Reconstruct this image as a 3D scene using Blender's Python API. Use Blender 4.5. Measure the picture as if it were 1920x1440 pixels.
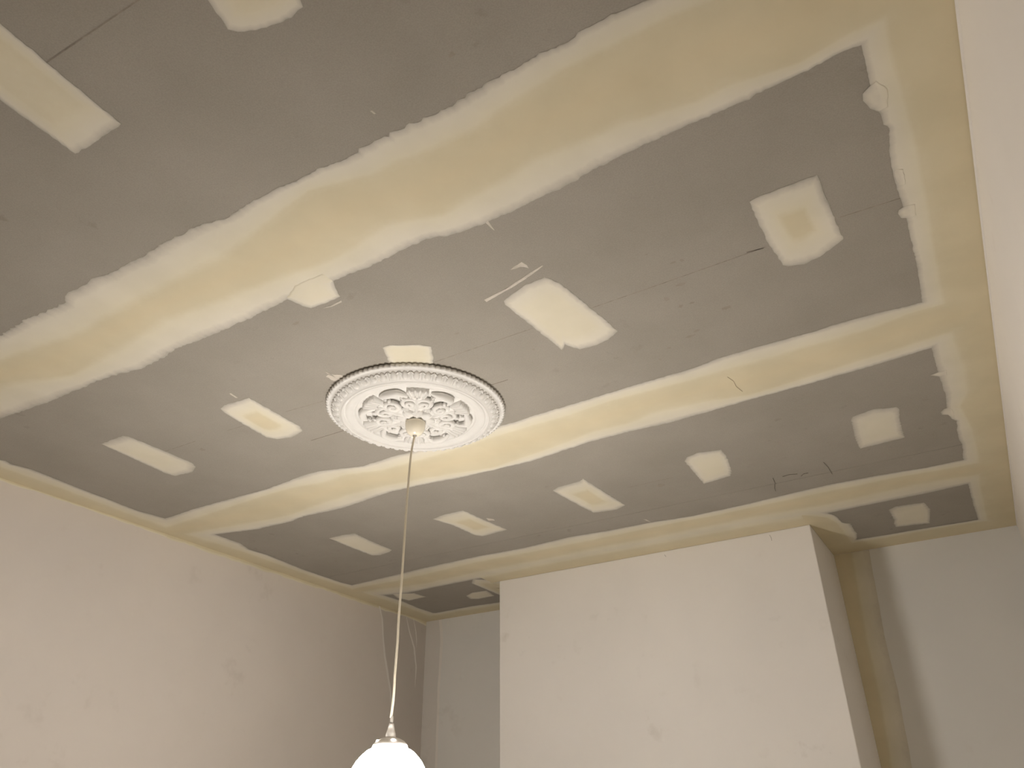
import bpy, bmesh, math, random
import numpy as np
from mathutils import Vector, Matrix

for o in list(bpy.data.objects):
    bpy.data.objects.remove(o)
SC = bpy.context.scene
COL = SC.collection
PI = math.pi
random.seed(7)

# ------------------------------------------------------------------ camera, world, exposure
CEIL = 3.08
XL, XR, YB, YC, XCL, XCR, YF = -3.8934, 0.2959, 5.1466, 4.4926, -2.7909, -0.7153, -1.0
cam_d = bpy.data.cameras.new('camera')
cam = bpy.data.objects.new('camera', cam_d)
COL.objects.link(cam)
SC.camera = cam
cam_d.sensor_width = 36.0
cam_d.sensor_fit = 'HORIZONTAL'
cam_d.lens = 1458.897 / 1920 * 36.0
cam_d.clip_start = 0.02
yaw, pitch, roll = -0.5368592, 0.5294964, -0.0103263
fwd = Vector((math.sin(yaw)*math.cos(pitch), math.cos(yaw)*math.cos(pitch), math.sin(pitch)))
rgt = Vector((math.cos(yaw), -math.sin(yaw), 0))
upv = rgt.cross(fwd)
r2 = rgt*math.cos(roll) + upv*math.sin(roll)
u2 = -rgt*math.sin(roll) + upv*math.cos(roll)
cam.matrix_world = Matrix(((r2.x, u2.x, -fwd.x, 0), (r2.y, u2.y, -fwd.y, 0), (r2.z, u2.z, -fwd.z, 1.55), (0, 0, 0, 1)))

world = bpy.data.worlds.new('world')
SC.world = world
world.use_nodes = True
world.node_tree.nodes['Background'].inputs[0].default_value = (0.02, 0.02, 0.025, 1)
world.node_tree.nodes['Background'].inputs[1].default_value = 0.2

SC.view_settings.view_transform = 'Standard'
SC.view_settings.look = 'None'
SC.view_settings.gamma = 1.0
SC.view_settings.use_curve_mapping = False
SC.view_settings.exposure = 0.0
LAMP_STRENGTH = 95.5            # opal pendant shade, the only light in the room
LAMP_COLOUR = (1.0, 0.935, 0.865)
SC.cycles.use_denoising = True
SC.cycles.max_bounces = 12
SC.cycles.diffuse_bounces = 8

# ------------------------------------------------------------------ baked survey of the room (metres)
G={'s1':[[(-2.664,1.01),(-2.595,1.007),(-2.5,1.006),(-2.374,1.016),(-2.307,1.022),(-2.276,0.997),(-2.116,0.992),(-2.019,1.002),(-1.89,1.001),(-1.776,0.994),(-1.711,0.998),(-1.631,1.002),(-1.538,1.017),(-1.489,1.012),(-1.355,1.009),(-1.288,1.015),(-1.189,1.012),(-1.119,1.023),(-1.024,1.011),(-0.936,1.015),(-0.791,1.023),(-0.694,1.016),(-0.585,1.014),(-0.515,1.014),(-0.439,1.014),(-0.413,1.006),(-0.39,1.012),(-0.35,1.008),(-0.295,1.016),(-0.265,1.02)],[(-2.844,1.111),(-2.473,1.148),(-2.082,1.144),(-1.663,1.141),(-1.268,1.067),(-1.084,1.11),(-0.989,1.103),(-0.782,1.125),(-0.638,1.104),(-0.487,1.09),(-0.39,1.095),(-0.269,1.09),(-0.153,1.102)],[(-3.01,1.204),(-2.706,1.299),(-2.51,1.276),(-2.12,1.241),(-1.802,1.264),(-1.655,1.277),(-1.417,1.301),(-1.184,1.269),(-1.007,1.326),(-0.688,1.276),(-0.439,1.283),(-0.27,1.319),(-0.18,1.313),(-0.023,1.34),(0.096,1.321)],[(-3.293,1.364),(-3.066,1.38),(-2.977,1.384),(-2.794,1.387),(-2.64,1.387),(-2.515,1.405),(-2.447,1.416),(-2.303,1.405),(-2.239,1.394),(-2.045,1.402),(-1.866,1.399),(-1.682,1.389),(-1.493,1.393),(-1.322,1.396),(-1.18,1.39),(-1.116,1.384),(-1.048,1.412),(-0.928,1.419),(-0.804,1.419),(-0.72,1.411),(-0.618,1.404),(-0.487,1.389),(-0.436,1.385),(-0.317,1.385),(-0.187,1.388),(-0.116,1.382),(-0.008,1.378),(0.049,1.369),(0.085,1.364),(0.107,1.373)]],'s2':[[(-3.694,2.49),(-3.433,2.477),(-3.172,2.483),(-2.923,2.49),(-2.653,2.463),(-2.542,2.466),(-2.435,2.497),(-2.336,2.53),(-2.125,2.523),(-2.039,2.53),(-1.814,2.534),(-1.594,2.526),(-1.483,2.525),(-1.394,2.518),(-1.188,2.516),(-0.948,2.509),(-0.743,2.508),(-0.668,2.504),(-0.592,2.49),(-0.4,2.487),(-0.256,2.496),(-0.186,2.489),(-0.021,2.495),(0.099,2.508)],[(-3.743,2.588),(-3.411,2.574),(-3.064,2.551),(-2.8,2.551),(-2.645,2.577),(-2.46,2.562),(-2.272,2.614),(-2.062,2.625),(-1.72,2.606),(-1.439,2.593),(-1.247,2.593),(-1.059,2.581),(-0.751,2.597),(-0.583,2.589),(-0.318,2.587),(-0.062,2.585),(0.045,2.557)],[(-3.786,2.706),(-3.417,2.765),(-3.063,2.805),(-2.939,2.781),(-2.622,2.754),(-2.395,2.766),(-2.182,2.791),(-2.014,2.821),(-1.806,2.864),(-1.579,2.839),(-1.381,2.812),(-1.261,2.782),(-1.045,2.782),(-0.969,2.756),(-0.717,2.779),(-0.571,2.814),(-0.366,2.789),(-0.074,2.76),(0.068,2.745)],[(-3.672,2.81),(-3.4,2.878),(-3.145,2.888),(-3.036,2.869),(-2.785,2.888),(-2.407,2.848),(-2.236,2.858),(-2.033,2.885),(-1.829,2.9),(-1.617,2.905),(-1.322,2.869),(-1.106,2.867),(-0.94,2.882),(-0.749,2.872),(-0.509,2.862),(-0.261,2.855),(-0.087,2.848),(0.038,2.834),(0.094,2.827)]],'s3':[[(-3.7,4.022),(-3.342,3.997),(-3.112,3.975),(-2.602,3.959),(-2.291,3.975),(-1.971,3.949),(-1.697,3.972),(-1.479,3.976),(-1.23,4.006),(-0.929,3.991),(-0.691,3.967),(-0.504,3.952),(-0.282,3.958),(-0.045,3.987),(0.11,3.983)],[(-3.673,4.102),(-3.396,4.111),(-2.667,4.059),(-2.285,4.075),(-1.913,4.065),(-1.465,4.068),(-0.952,4.068),(-0.555,4.044),(-0.231,4.029),(0.122,4.063)],[(-3.645,4.184),(-3.228,4.249),(-2.772,4.221),(-2.364,4.214),(-1.984,4.207),(-1.629,4.201),(-0.985,4.181),(-0.61,4.211),(-0.559,4.216),(-0.127,4.174),(0.164,4.201)],[(-3.679,4.344),(-3.485,4.386),(-3.275,4.375),(-2.909,4.364),(-2.705,4.379),(-2.447,4.36),(-1.699,4.365),(-1.035,4.351),(-0.74,4.366),(-0.647,4.366),(-0.413,4.354),(-0.084,4.342),(0.104,4.319)]],'r':[[(0.1,1.301),(0.104,1.35),(0.105,1.38),(0.101,1.469),(0.101,1.506),(0.1,1.569),(0.11,1.603),(0.108,1.643),(0.121,1.651),(0.113,1.698),(0.106,1.774),(0.106,1.835),(0.106,1.903),(0.109,1.973),(0.108,2.025),(0.111,2.043),(0.11,2.131),(0.109,2.246),(0.106,2.362),(0.099,2.508),(0.094,2.827),(0.094,3.024),(0.095,3.071),(0.1,3.253),(0.088,3.428),(0.103,3.494),(0.117,3.52),(0.11,3.729),(0.118,3.792),(0.109,3.969),(0.104,4.319),(0.104,4.673),(0.111,4.926)],[(0.161,1.294),(0.167,1.331),(0.165,1.415),(0.169,1.566),(0.172,1.649),(0.177,1.784),(0.175,1.866),(0.175,2.026),(0.169,2.201),(0.169,2.332),(0.167,2.435),(0.169,2.634),(0.177,2.804),(0.197,3.107),(0.19,3.263),(0.149,3.378),(0.173,3.62),(0.18,3.903),(0.16,4.379),(0.159,4.82)]],'l':[[(-3.695,1.591),(-3.68,1.607),(-3.7,1.643),(-3.675,1.73),(-3.691,1.893),(-3.705,2.103),(-3.719,2.341),(-3.694,2.49),(-3.672,2.81),(-3.666,2.991),(-3.711,3.102),(-3.698,3.232),(-3.724,3.567),(-3.718,3.933),(-3.7,4.022),(-3.703,4.195),(-3.679,4.344),(-3.666,4.544),(-3.687,4.768),(-3.681,4.946)],[(-3.777,1.637),(-3.778,1.792),(-3.779,1.949),(-3.79,2.161),(-3.809,2.407),(-3.811,2.616),(-3.815,2.73),(-3.776,3.133),(-3.786,3.597),(-3.771,3.992),(-3.753,4.313),(-3.753,4.688),(-3.763,4.973)]],'bl':[[(-3.681,4.946),(-3.664,4.957),(-3.312,4.938),(-3.082,4.959)],[(-3.731,5.014),(-3.364,5.017),(-3.122,5.024)]],'br':[[(-0.568,4.912),(-0.495,4.913),(-0.362,4.919),(-0.147,4.917),(0.111,4.926)],[(-0.577,4.964),(-0.37,4.97),(-0.012,4.961),(0.107,4.975)]],'cf':[[(-2.687,4.304),(-2.397,4.271),(-2.02,4.281),(-1.667,4.291),(-1.015,4.282),(-0.745,4.304),(-0.657,4.321)],[(-2.711,4.375),(-2.442,4.35),(-2.053,4.348),(-1.695,4.356),(-1.035,4.351),(-0.761,4.372),(-0.698,4.373)]],'cr':[[(-0.657,4.321),(-0.604,4.336),(-0.561,4.431),(-0.55,4.567),(-0.513,4.601),(-0.519,4.712),(-0.514,4.801),(-0.538,4.919)],[(-0.668,4.372),(-0.613,4.379),(-0.586,4.415),(-0.581,4.547),(-0.581,4.651),(-0.58,4.814),(-0.576,4.976)]],'cl':[(-2.998,4.367),(-2.911,4.348),(-2.977,4.427),(-2.976,4.569),(-2.974,4.784)],'patches':{'P1':[(-1.496,0.22),(-1.479,0.341),(-1.5,0.65),(-1.592,0.653),(-1.684,0.65),(-1.68,0.455),(-1.677,0.277)],'P2':[(-1.04,0.465),(-1.055,0.538),(-1.073,0.607),(-1.058,0.623),(-0.998,0.648),(-0.934,0.659),(-0.896,0.653),(-0.861,0.575)],'P3':[(-0.255,1.734),(-0.236,1.728),(-0.143,1.728),(-0.07,1.727),(-0.07,1.811),(-0.062,2.036),(-0.084,2.051),(-0.139,2.084),(-0.19,2.094),(-0.233,2.08),(-0.247,2.065),(-0.259,1.926)],'P4':[(-0.907,1.729),(-0.984,1.733),(-1.08,1.768),(-1.088,1.788),(-1.073,1.939),(-1.058,2.132),(-1.03,2.104),(-1.019,2.131),(-1.0,2.163),(-0.937,2.169),(-0.884,2.158),(-0.835,2.129),(-0.843,2.037),(-0.857,1.938),(-0.871,1.83),(-0.88,1.778)],'P5':[(-1.599,1.779),(-1.567,1.778),(-1.473,1.833),(-1.447,1.865),(-1.488,1.937),(-1.512,1.966),(-1.646,1.883),(-1.622,1.828)],'P6':[(-2.451,1.786),(-2.417,1.775),(-2.284,1.785),(-2.284,1.822),(-2.291,2.077),(-2.312,2.111),(-2.396,2.132),(-2.46,2.11),(-2.488,2.074),(-2.478,1.943),(-2.465,1.826)],'P7':[(-3.153,1.733),(-3.004,1.732),(-2.989,1.748),(-2.981,1.905),(-2.981,2.081),(-3.001,2.119),(-3.066,2.151),(-3.171,2.137),(-3.183,2.092),(-3.165,1.876)],'P8':[(-0.266,3.269),(-0.253,3.243),(-0.168,3.218),(-0.085,3.248),(-0.077,3.275),(-0.09,3.39),(-0.096,3.574),(-0.285,3.591),(-0.286,3.467)],'P9':[(-1.02,3.294),(-0.993,3.255),(-0.937,3.235),(-0.832,3.261),(-0.833,3.342),(-0.864,3.523),(-0.886,3.577),(-1.031,3.603),(-1.026,3.489)],'P10':[(-1.716,3.276),(-1.668,3.249),(-1.544,3.24),(-1.515,3.219),(-1.514,3.259),(-1.484,3.657),(-1.546,3.692),(-1.618,3.683),(-1.674,3.667),(-1.692,3.535)],'P11':[(-2.47,3.277),(-2.38,3.257),(-2.256,3.26),(-2.249,3.312),(-2.234,3.477),(-2.211,3.645),(-2.312,3.655),(-2.389,3.661),(-2.418,3.62),(-2.431,3.422)],'P12':[(-3.166,3.209),(-3.063,3.209),(-2.985,3.226),(-2.993,3.353),(-2.991,3.575),(-3.03,3.598),(-3.12,3.615),(-3.161,3.588),(-3.169,3.413)],'P13':[(-0.297,4.493),(-0.254,4.455),(-0.119,4.477),(-0.101,4.598),(-0.13,4.844),(-0.303,4.807),(-0.305,4.743),(-0.293,4.68)],'P14':[(-3.604,4.342),(-3.462,4.418),(-3.45,4.544),(-3.617,4.558),(-3.644,4.453)],'P15':[(-3.19,4.678),(-3.108,4.63),(-2.991,4.64),(-3.018,4.79),(-3.163,4.799),(-3.213,4.767)],'S1':[(-1.885,1.783),(-1.893,1.815),(-1.853,1.845),(-1.856,1.885),(-1.907,1.863),(-1.911,1.823),(-1.891,1.816)],'T1':[(-1.676,1.385),(-1.605,1.346),(-1.486,1.346),(-1.484,1.395),(-1.502,1.426),(-1.519,1.466),(-1.586,1.469),(-1.645,1.464),(-1.661,1.44),(-1.669,1.4)],'T2':[(0.099,1.499),(0.082,1.512),(0.079,1.534),(0.09,1.568),(0.108,1.591),(0.129,1.587),(0.136,1.527),(0.116,1.488)],'T3':[(0.093,2.003),(0.097,1.988),(0.12,1.979),(0.141,1.985),(0.137,2.038),(0.12,2.043),(0.098,2.027)],'T4':[(0.066,3.039),(0.099,3.032),(0.125,3.03),(0.122,3.075),(0.098,3.074)],'T5':[(0.067,3.393),(0.083,3.37),(0.105,3.372),(0.115,3.422),(0.109,3.487),(0.093,3.437),(0.07,3.422)],'T6':[(0.108,1.825),(0.114,1.815),(0.13,1.825),(0.128,1.89),(0.114,1.888)],'K1':[(-1.132,1.729),(-1.132,1.743),(-1.066,1.729),(-1.009,1.718),(-0.938,1.698),(-0.881,1.677),(-0.886,1.674),(-0.937,1.686),(-1.007,1.706),(-1.067,1.722)],'K2':[(-0.978,1.641),(-0.958,1.633),(-0.929,1.626),(-0.923,1.648),(-0.925,1.665),(-0.945,1.644)],'K3':[(-1.614,1.486),(-1.581,1.489),(-1.532,1.485),(-1.536,1.493),(-1.583,1.495)],'K4':[(-0.928,1.422),(-0.917,1.413),(-0.92,1.434),(-0.923,1.462),(-0.925,1.458)],'K5':[(-2.324,1.72),(-2.315,1.72),(-2.322,1.762),(-2.329,1.757)],'K6':[(-0.952,0.939),(-0.947,0.941),(-0.945,0.953),(-0.95,0.952)],'K7':[(-2.213,3.421),(-2.187,3.457),(-2.192,3.483),(-2.222,3.464)],'K8':[(-1.487,3.902),(-1.472,3.921),(-1.466,3.975),(-1.477,3.948)]},'lines':{'A1':[(-2.99,1.932),(-2.779,1.935)],'A2':[(-2.58,1.938),(-2.487,1.943)],'A2b':[(-2.247,1.946),(-2.053,1.961)],'A3':[(-1.499,1.956),(-1.076,1.956)],'A4':[(-0.85,1.956),(-0.604,1.955),(-0.269,1.951)],'A5':[(-0.051,1.933),(0.111,1.941)],'A6':[(-0.325,1.946),(-0.275,1.953)],'B1':[(-2.347,2.2),(-2.128,2.203)],'B2':[(-1.436,2.209),(-1.334,2.21)],'C1':[(-1.498,0.451),(-1.175,0.462)],'D1':[(-1.372,3.444),(-1.133,3.444)]},'rightline':[(0.296,1.362),(0.296,1.611),(0.297,1.925),(0.297,2.306),(0.295,2.826),(0.296,3.524),(0.297,4.549),(0.293,5.144)],'leftline':[(-3.895,1.703),(-3.898,2.173),(-3.889,2.726),(-3.876,3.402),(-3.902,4.1),(-3.898,4.612),(-3.894,5.157)]}
WL={'leftstrip':[(-3.893,4.551,3.074),(-3.893,4.592,2.992),(-3.893,4.612,2.878),(-3.893,4.648,2.73),(-3.893,4.701,2.588),(-3.893,4.744,2.483),(-3.893,4.768,2.376)],'leftvein':[(-3.893,4.885,3.063),(-3.893,4.935,2.958),(-3.893,5.007,2.849),(-3.893,5.039,2.715),(-3.893,5.04,2.558)],'leftvein2':[(-3.893,4.973,3.068),(-3.893,5.017,2.973),(-3.893,5.034,2.854)],'backstrip':[(-3.753,5.147,3.072),(-3.73,5.147,2.916),(-3.738,5.147,2.755),(-3.75,5.147,2.559),(-3.742,5.147,2.406)],'brown':[(-0.621,5.147,3.078),(-0.63,5.147,2.865),(-0.648,5.147,2.551),(-0.648,5.147,2.254),(-0.674,5.147,1.87)],'grey':[(-0.506,5.147,3.068),(-0.438,5.147,3.033),(-0.438,5.147,2.901),(-0.454,5.147,2.528),(-0.442,5.147,2.236),(-0.444,5.147,1.86)],'hairs':[[(-0.946,4.493,3.06),(-0.94,4.493,3.043),(-0.94,4.493,3.024)],[(-1.593,4.493,3.056),(-1.584,4.493,3.041)]],'lampmid':None}
SMUDGES=[(-0.533,1.874,0.01,0.005),(-0.507,1.878,0.006,0.008),(-0.552,1.99,0.014,0.009),(-0.619,2.04,0.008,0.01),(-0.593,2.104,0.009,0.008),(-0.557,2.106,0.008,0.005),(-0.467,2.193,0.015,0.011),(-0.628,2.293,0.018,0.008),(-0.599,2.272,0.011,0.006),(-0.72,2.325,0.006,0.006),(-0.779,2.382,0.004,0.007),(-1.22,3.508,0.019,0.021),(-0.693,0.913,0.01,0.005),(-1.752,1.503,0.016,0.006),(-1.319,1.844,0.01,0.004),(-2.824,2.01,0.014,0.011),(-1.143,2.075,0.004,0.004),(-0.588,1.795,0.004,0.003)]
CEIL_HAIRS=[[(-0.717,3.715),(-0.724,3.781),(-0.743,3.842),(-0.749,3.888)],[(-0.462,3.652),(-0.456,3.721),(-0.456,3.818)],[(-0.604,2.636),(-0.594,2.68),(-0.598,2.727),(-0.588,2.778)],[(-0.671,3.72),(-0.636,3.712),(-0.601,3.726)],[(-0.592,3.763),(-0.576,3.742),(-0.553,3.741)]]
GLOW_BEADS=((-2.05,.0455),(-.674,.0455))


# ------------------------------------------------------------------ helpers
def tag(o, label=None, cat=None, group=None, kind=None):
    if label: o['label'] = label
    if cat: o['category'] = cat
    if group: o['group'] = group
    if kind: o['kind'] = kind
    return o

def mesh_obj(name, verts, faces, mat, parent=None, smooth=False, attr=None, loc=None):
    me = bpy.data.meshes.new(name)
    me.from_pydata([tuple(map(float, v)) for v in verts], [], faces)
    if smooth:
        me.polygons.foreach_set('use_smooth', [True]*len(me.polygons))
    if attr is not None:
        a = me.attributes.new('coat', 'FLOAT', 'POINT')
        a.data.foreach_set('value', [float(x) for x in attr])
    me.materials.append(mat)
    me.update()
    o = bpy.data.objects.new(name, me)
    COL.objects.link(o)
    if parent: o.parent = parent
    if loc: o.location = loc
    return o

def link_copy(o, parent, rotz):
    c = o.copy()
    COL.objects.link(c)
    c.parent = parent
    c.rotation_euler = (0, 0, rotz)
    return c

def box(x0, x1, y0, y1, z0, z1):
    v = [(x0,y0,z0),(x1,y0,z0),(x1,y1,z0),(x0,y1,z0),(x0,y0,z1),(x1,y0,z1),(x1,y1,z1),(x0,y1,z1)]
    f = [(0,3,2,1),(4,5,6,7),(0,1,5,4),(1,2,6,5),(2,3,7,6),(3,0,4,7)]
    return v, f

def prism(poly, z0, z1):
    n = len(poly)
    v = [(x,y,z0) for x,y in poly] + [(x,y,z1) for x,y in poly]
    f = [tuple(range(n))[::-1], tuple(range(n, 2*n))] + [(i,(i+1)%n,n+(i+1)%n,n+i) for i in range(n)]
    return v, f

def lathe(profile, seg, closed=False, scallop=None):
    """profile: (r, z) pairs; scallop(i_profile, angle) -> (r multiplier, dz)."""
    v, f = [], []
    n = len(profile)
    for s in range(seg):
        a = 2*PI*s/seg
        for i, (r, z) in enumerate(profile):
            m, dz = scallop(i, a) if scallop else (1, 0)
            v.append((r*m*math.cos(a), r*m*math.sin(a), z+dz))
    for s in range(seg):
        t = (s+1) % seg
        for i in range(n-1 if not closed else n):
            j = (i+1) % n
            f.append((s*n+i, t*n+i, t*n+j, s*n+j))
    return v, f

def tube(pts, radii, seg=10, cap=True, flat=1.0):
    pts = [Vector(p) for p in pts]
    v, f = [], []
    n = len(pts)
    prev = None
    for i, p in enumerate(pts):
        d = (pts[min(i+1,n-1)] - pts[max(i-1,0)]).normalized()
        ref = prev if prev is not None else (Vector((0,0,1)) if abs(d.z) < .9 else Vector((1,0,0)))
        e = (ref - d*ref.dot(d)).normalized()
        prev = e
        g = d.cross(e)
        for k in range(seg):
            a = 2*PI*k/seg
            v.append(p + radii[i]*(e*math.cos(a)*flat + g*math.sin(a)))
    for i in range(n-1):
        for k in range(seg):
            f.append((i*seg+k, i*seg+(k+1)%seg, (i+1)*seg+(k+1)%seg, (i+1)*seg+k))
    if cap:
        f.append(tuple(range(seg))[::-1])
        f.append(tuple(range((n-1)*seg, n*seg)))
    return v, f

def join(*parts):
    V, F = [], []
    for v, f in parts:
        o = len(V)
        V += list(v)
        F += [tuple(i+o for i in q) for q in f]
    return V, F

def hash_noise(n, seed, octaves=((40,1.0),(15,.5),(6,.3),(2,.2))):
    """1-D value noise, samples about 1 cm apart."""
    rng = np.random.RandomState(seed)
    out = np.zeros(n)
    for step, amp in octaves:
        k = rng.uniform(-1, 1, n//step+4)
        out += amp*np.interp(np.arange(n)/step, np.arange(len(k)), k)
    return out

# ------------------------------------------------------------------ materials
def new_mat(name):
    m = bpy.data.materials.new(name)
    m.use_nodes = True
    nt = m.node_tree
    return m, nt, nt.nodes['Principled BSDF']

def N(nt, kind, **kw):
    n = nt.nodes.new(kind)
    for k, v in kw.items(): setattr(n, k, v)
    return n

def noise(nt, scale, detail=3, rough=.5, coord='Object', vec=None, stretch=None):
    tc = N(nt, 'ShaderNodeTexCoord')
    n = N(nt, 'ShaderNodeTexNoise')
    n.inputs['Scale'].default_value = scale
    n.inputs['Detail'].default_value = detail
    n.inputs['Roughness'].default_value = rough
    src = tc.outputs[coord]
    if stretch:
        mp = N(nt, 'ShaderNodeMapping')
        mp.inputs['Scale'].default_value = stretch
        nt.links.new(src, mp.inputs['Vector'])
        src = mp.outputs[0]
    nt.links.new(src, n.inputs['Vector'])
    return n.outputs['Fac']

def ramp(nt, src, stops):
    r = N(nt, 'ShaderNodeValToRGB')
    e = r.color_ramp.elements
    while len(e) < len(stops): e.new(.5)
    for el, (p, c) in zip(e, stops):
        el.position = p
        el.color = (*c, 1) if len(c) == 3 else c
    nt.links.new(src, r.inputs[0])
    return r.outputs[0]

def mix(nt, fac, a, b, mode='MIX'):
    m = N(nt, 'ShaderNodeMix', data_type='RGBA', blend_type=mode)
    for s, v in ((m.inputs[0], fac), (m.inputs[6], a), (m.inputs[7], b)):
        if hasattr(v, 'default_value'): nt.links.new(v, s)
        else: s.default_value = v if not isinstance(v, tuple) else ((*v, 1) if len(v) == 3 else v)
    return m.outputs[2]

def bump(nt, bsdf, src, strength, dist):
    b = N(nt, 'ShaderNodeBump')
    b.inputs['Strength'].default_value = strength
    b.inputs['Distance'].default_value = dist
    nt.links.new(src, b.inputs['Height'])
    nt.links.new(b.outputs[0], bsdf.inputs['Normal'])

def mathn(nt, op, a, b):
    m = N(nt, 'ShaderNodeMath', operation=op)
    for s, v in ((m.inputs[0], a), (m.inputs[1], b)):
        if hasattr(v, 'default_value'): nt.links.new(v, s)
        else: s.default_value = v
    return m.outputs[0]

def mat_board():
    m, nt, b = new_mat('grey_board_paper')
    col = ramp(nt, noise(nt, 3.2, 5, .6), [(.3, BOARD_A), (.7, BOARD_B)])
    fine = ramp(nt, noise(nt, 260, 2), [(.3, (.93,.93,.93)), (.7, (1.05,1.05,1.05))])
    col = mix(nt, 1.0, col, fine, 'MULTIPLY')
    smudge = ramp(nt, noise(nt, 17, 3, .55), [(.64, (1,1,1)), (.74, (.86,.85,.84))])
    where = ramp(nt, noise(nt, 1.3, 2), [(.5, (0,0,0)), (.62, (1,1,1))])
    col = mix(nt, where, col, mix(nt, 1.0, col, smudge, 'MULTIPLY'))
    nt.links.new(col, b.inputs['Base Color'])
    b.inputs['Roughness'].default_value = .85
    b.inputs['Specular IOR Level'].default_value = .2
    bump(nt, b, noise(nt, 180, 3), .12, .001)
    return m

def mat_compound():
    m, nt, b = new_mat('joint_compound')
    at = N(nt, 'ShaderNodeAttribute', attribute_name='coat')
    t = at.outputs['Fac']
    n1 = mathn(nt, 'MULTIPLY', mathn(nt, 'SUBTRACT', noise(nt, 9, 4, .55), .5), .16)
    n2 = mathn(nt, 'MULTIPLY', mathn(nt, 'SUBTRACT', noise(nt, 70, 3, .6), .5), .08)
    t2 = mathn(nt, 'ADD', t, mathn(nt, 'ADD', n1, n2))
    col = ramp(nt, t2, COAT)
    blot = ramp(nt, noise(nt, 5, 3), [(.35, (.96,.96,.95)), (.65, (1.03,1.03,1.03))])
    col = mix(nt, 1.0, col, blot, 'MULTIPLY')
    nt.links.new(col, b.inputs['Base Color'])
    b.inputs['Roughness'].default_value = .8
    b.inputs['Specular IOR Level'].default_value = .2
    bump(nt, b, noise(nt, 30, 4), .06, .003)
    return m

def mat_plaster(name, base, dark, amt=.5):
    m, nt, b = new_mat(name)
    hi = tuple(min(1, c*1.03) for c in base)
    lo = tuple(c*.965 for c in base)
    col = ramp(nt, noise(nt, 1.1, 4, .55), [(.3, lo), (.7, hi)])
    sm = ramp(nt, noise(nt, 6.5, 4, .6), [(.60, (0,0,0)), (.72, (amt,)*3)])
    wh = ramp(nt, noise(nt, 1.7, 2), [(.47, (0,0,0)), (.6, (1,1,1))])
    col = mix(nt, mix(nt, 1.0, sm, wh, 'MULTIPLY'), col, dark)
    speck = ramp(nt, noise(nt, 60, 2), [(.74, (0,0,0)), (.80, (.45,.45,.45))])
    col = mix(nt, mix(nt, 1.0, speck, wh, 'MULTIPLY'), col, dark)
    nt.links.new(col, b.inputs['Base Color'])
    b.inputs['Roughness'].default_value = .75
    b.inputs['Specular IOR Level'].default_value = .25
    bump(nt, b, noise(nt, 4, 5, .6), .10, .01)
    return m

def mat_plain(name, col, rough=.6, spec=.3, var=.05, scale=25):
    m, nt, b = new_mat(name)
    c = ramp(nt, noise(nt, scale, 3), [(.3, tuple(x*(1-var) for x in col)), (.7, tuple(min(1, x*(1+var)) for x in col))])
    nt.links.new(c, b.inputs['Base Color'])
    b.inputs['Roughness'].default_value = rough
    b.inputs['Specular IOR Level'].default_value = spec
    return m

def mat_emit(name, col, strength):
    m, nt, b = new_mat(name)
    b.inputs['Base Color'].default_value = (.9, .88, .84, 1)
    b.inputs['Roughness'].default_value = .25
    b.inputs['Emission Color'].default_value = (*col, 1)
    b.inputs['Emission Strength'].default_value = strength
    return m

BOARD_A, BOARD_B = (.310, .287, .248), (.345, .320, .280)
COAT = [(0.0, (.44,.415,.365)), (.06, (.545,.515,.455)), (.20, (.68,.645,.55)), (.60, (.69,.645,.51)), (.78, (.635,.575,.415)), (1.0, (.645,.572,.402))]
M = dict(
    board=mat_board(),
    coat=mat_compound(),
    wall=mat_plaster('skimmed_plaster', (.66, .612, .562), (.53, .48, .43), .35),
    back=mat_plaster('grey_skim_plaster', (.70, .695, .67), (.54, .52, .48)),
    chimney=mat_plaster('chimney_plaster', (.765, .74, .705), (.60, .57, .52), .5),
    pale=mat_plaster('pale_plaster', (.82, .785, .735), (.66, .60, .53), .4),
    taupe=mat_plaster('bare_grey_plaster', (.54, .50, .455), (.45, .41, .36)),
    dull=mat_plaster('dull_plaster', (.64, .615, .58), (.50, .47, .43)),
    ridge=mat_plaster('pale_plaster_ridge', (.74, .71, .67), (.62, .58, .52)),
    rose=mat_plain('white_plaster', (.70, .69, .665), .5, .3, .02),
    cap=mat_plain('cream_plastic', (.84, .79, .66), .07, .5, .01),
    cord=mat_plain('cream_flex', (.74, .68, .55), .45, .4, .03),
    grip=mat_plain('grey_grip', (.36, .34, .31), .5, .3),
    white=mat_plain('white_plastic', (.93, .91, .88), .4, .4, .02),
    shade=mat_emit('lit_opal_glass', LAMP_COLOUR, LAMP_STRENGTH),
    chalk=mat_plain('pencil_line', (.19, .16, .135), .9, .1, .2, 60),
    faint=mat_plain('faint_pencil_line', (.27, .24, .205), .9, .1, .2, 60),
    scuff=mat_plain('dried_filler_scuff', (.55, .51, .45), .85, .2, .12, 40),
    brush=mat_plain('brown_bristle', (.42, .33, .24), .6, .2),
    hair=mat_plain('dark_hair', (.10, .08, .06), .6, .2),
    smudge=mat_plain('grey_smudge', (.30, .27, .232), .9, .1, .1, 30),
    slab=mat_plain('ceiling_joists', (.35, .28, .2), .8),
    floor=mat_plain('bare_floorboards', (.27, .245, .21), .6, .3, .2, 6),
)

# ------------------------------------------------------------------ room shell
def wall(name, x0, x1, y0, y1, label, mat='wall'):
    v, f = box(x0, x1, y0, y1, 0, CEIL)
    return tag(mesh_obj(name, v, f, M[mat]), label, 'wall', kind='structure')

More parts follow.
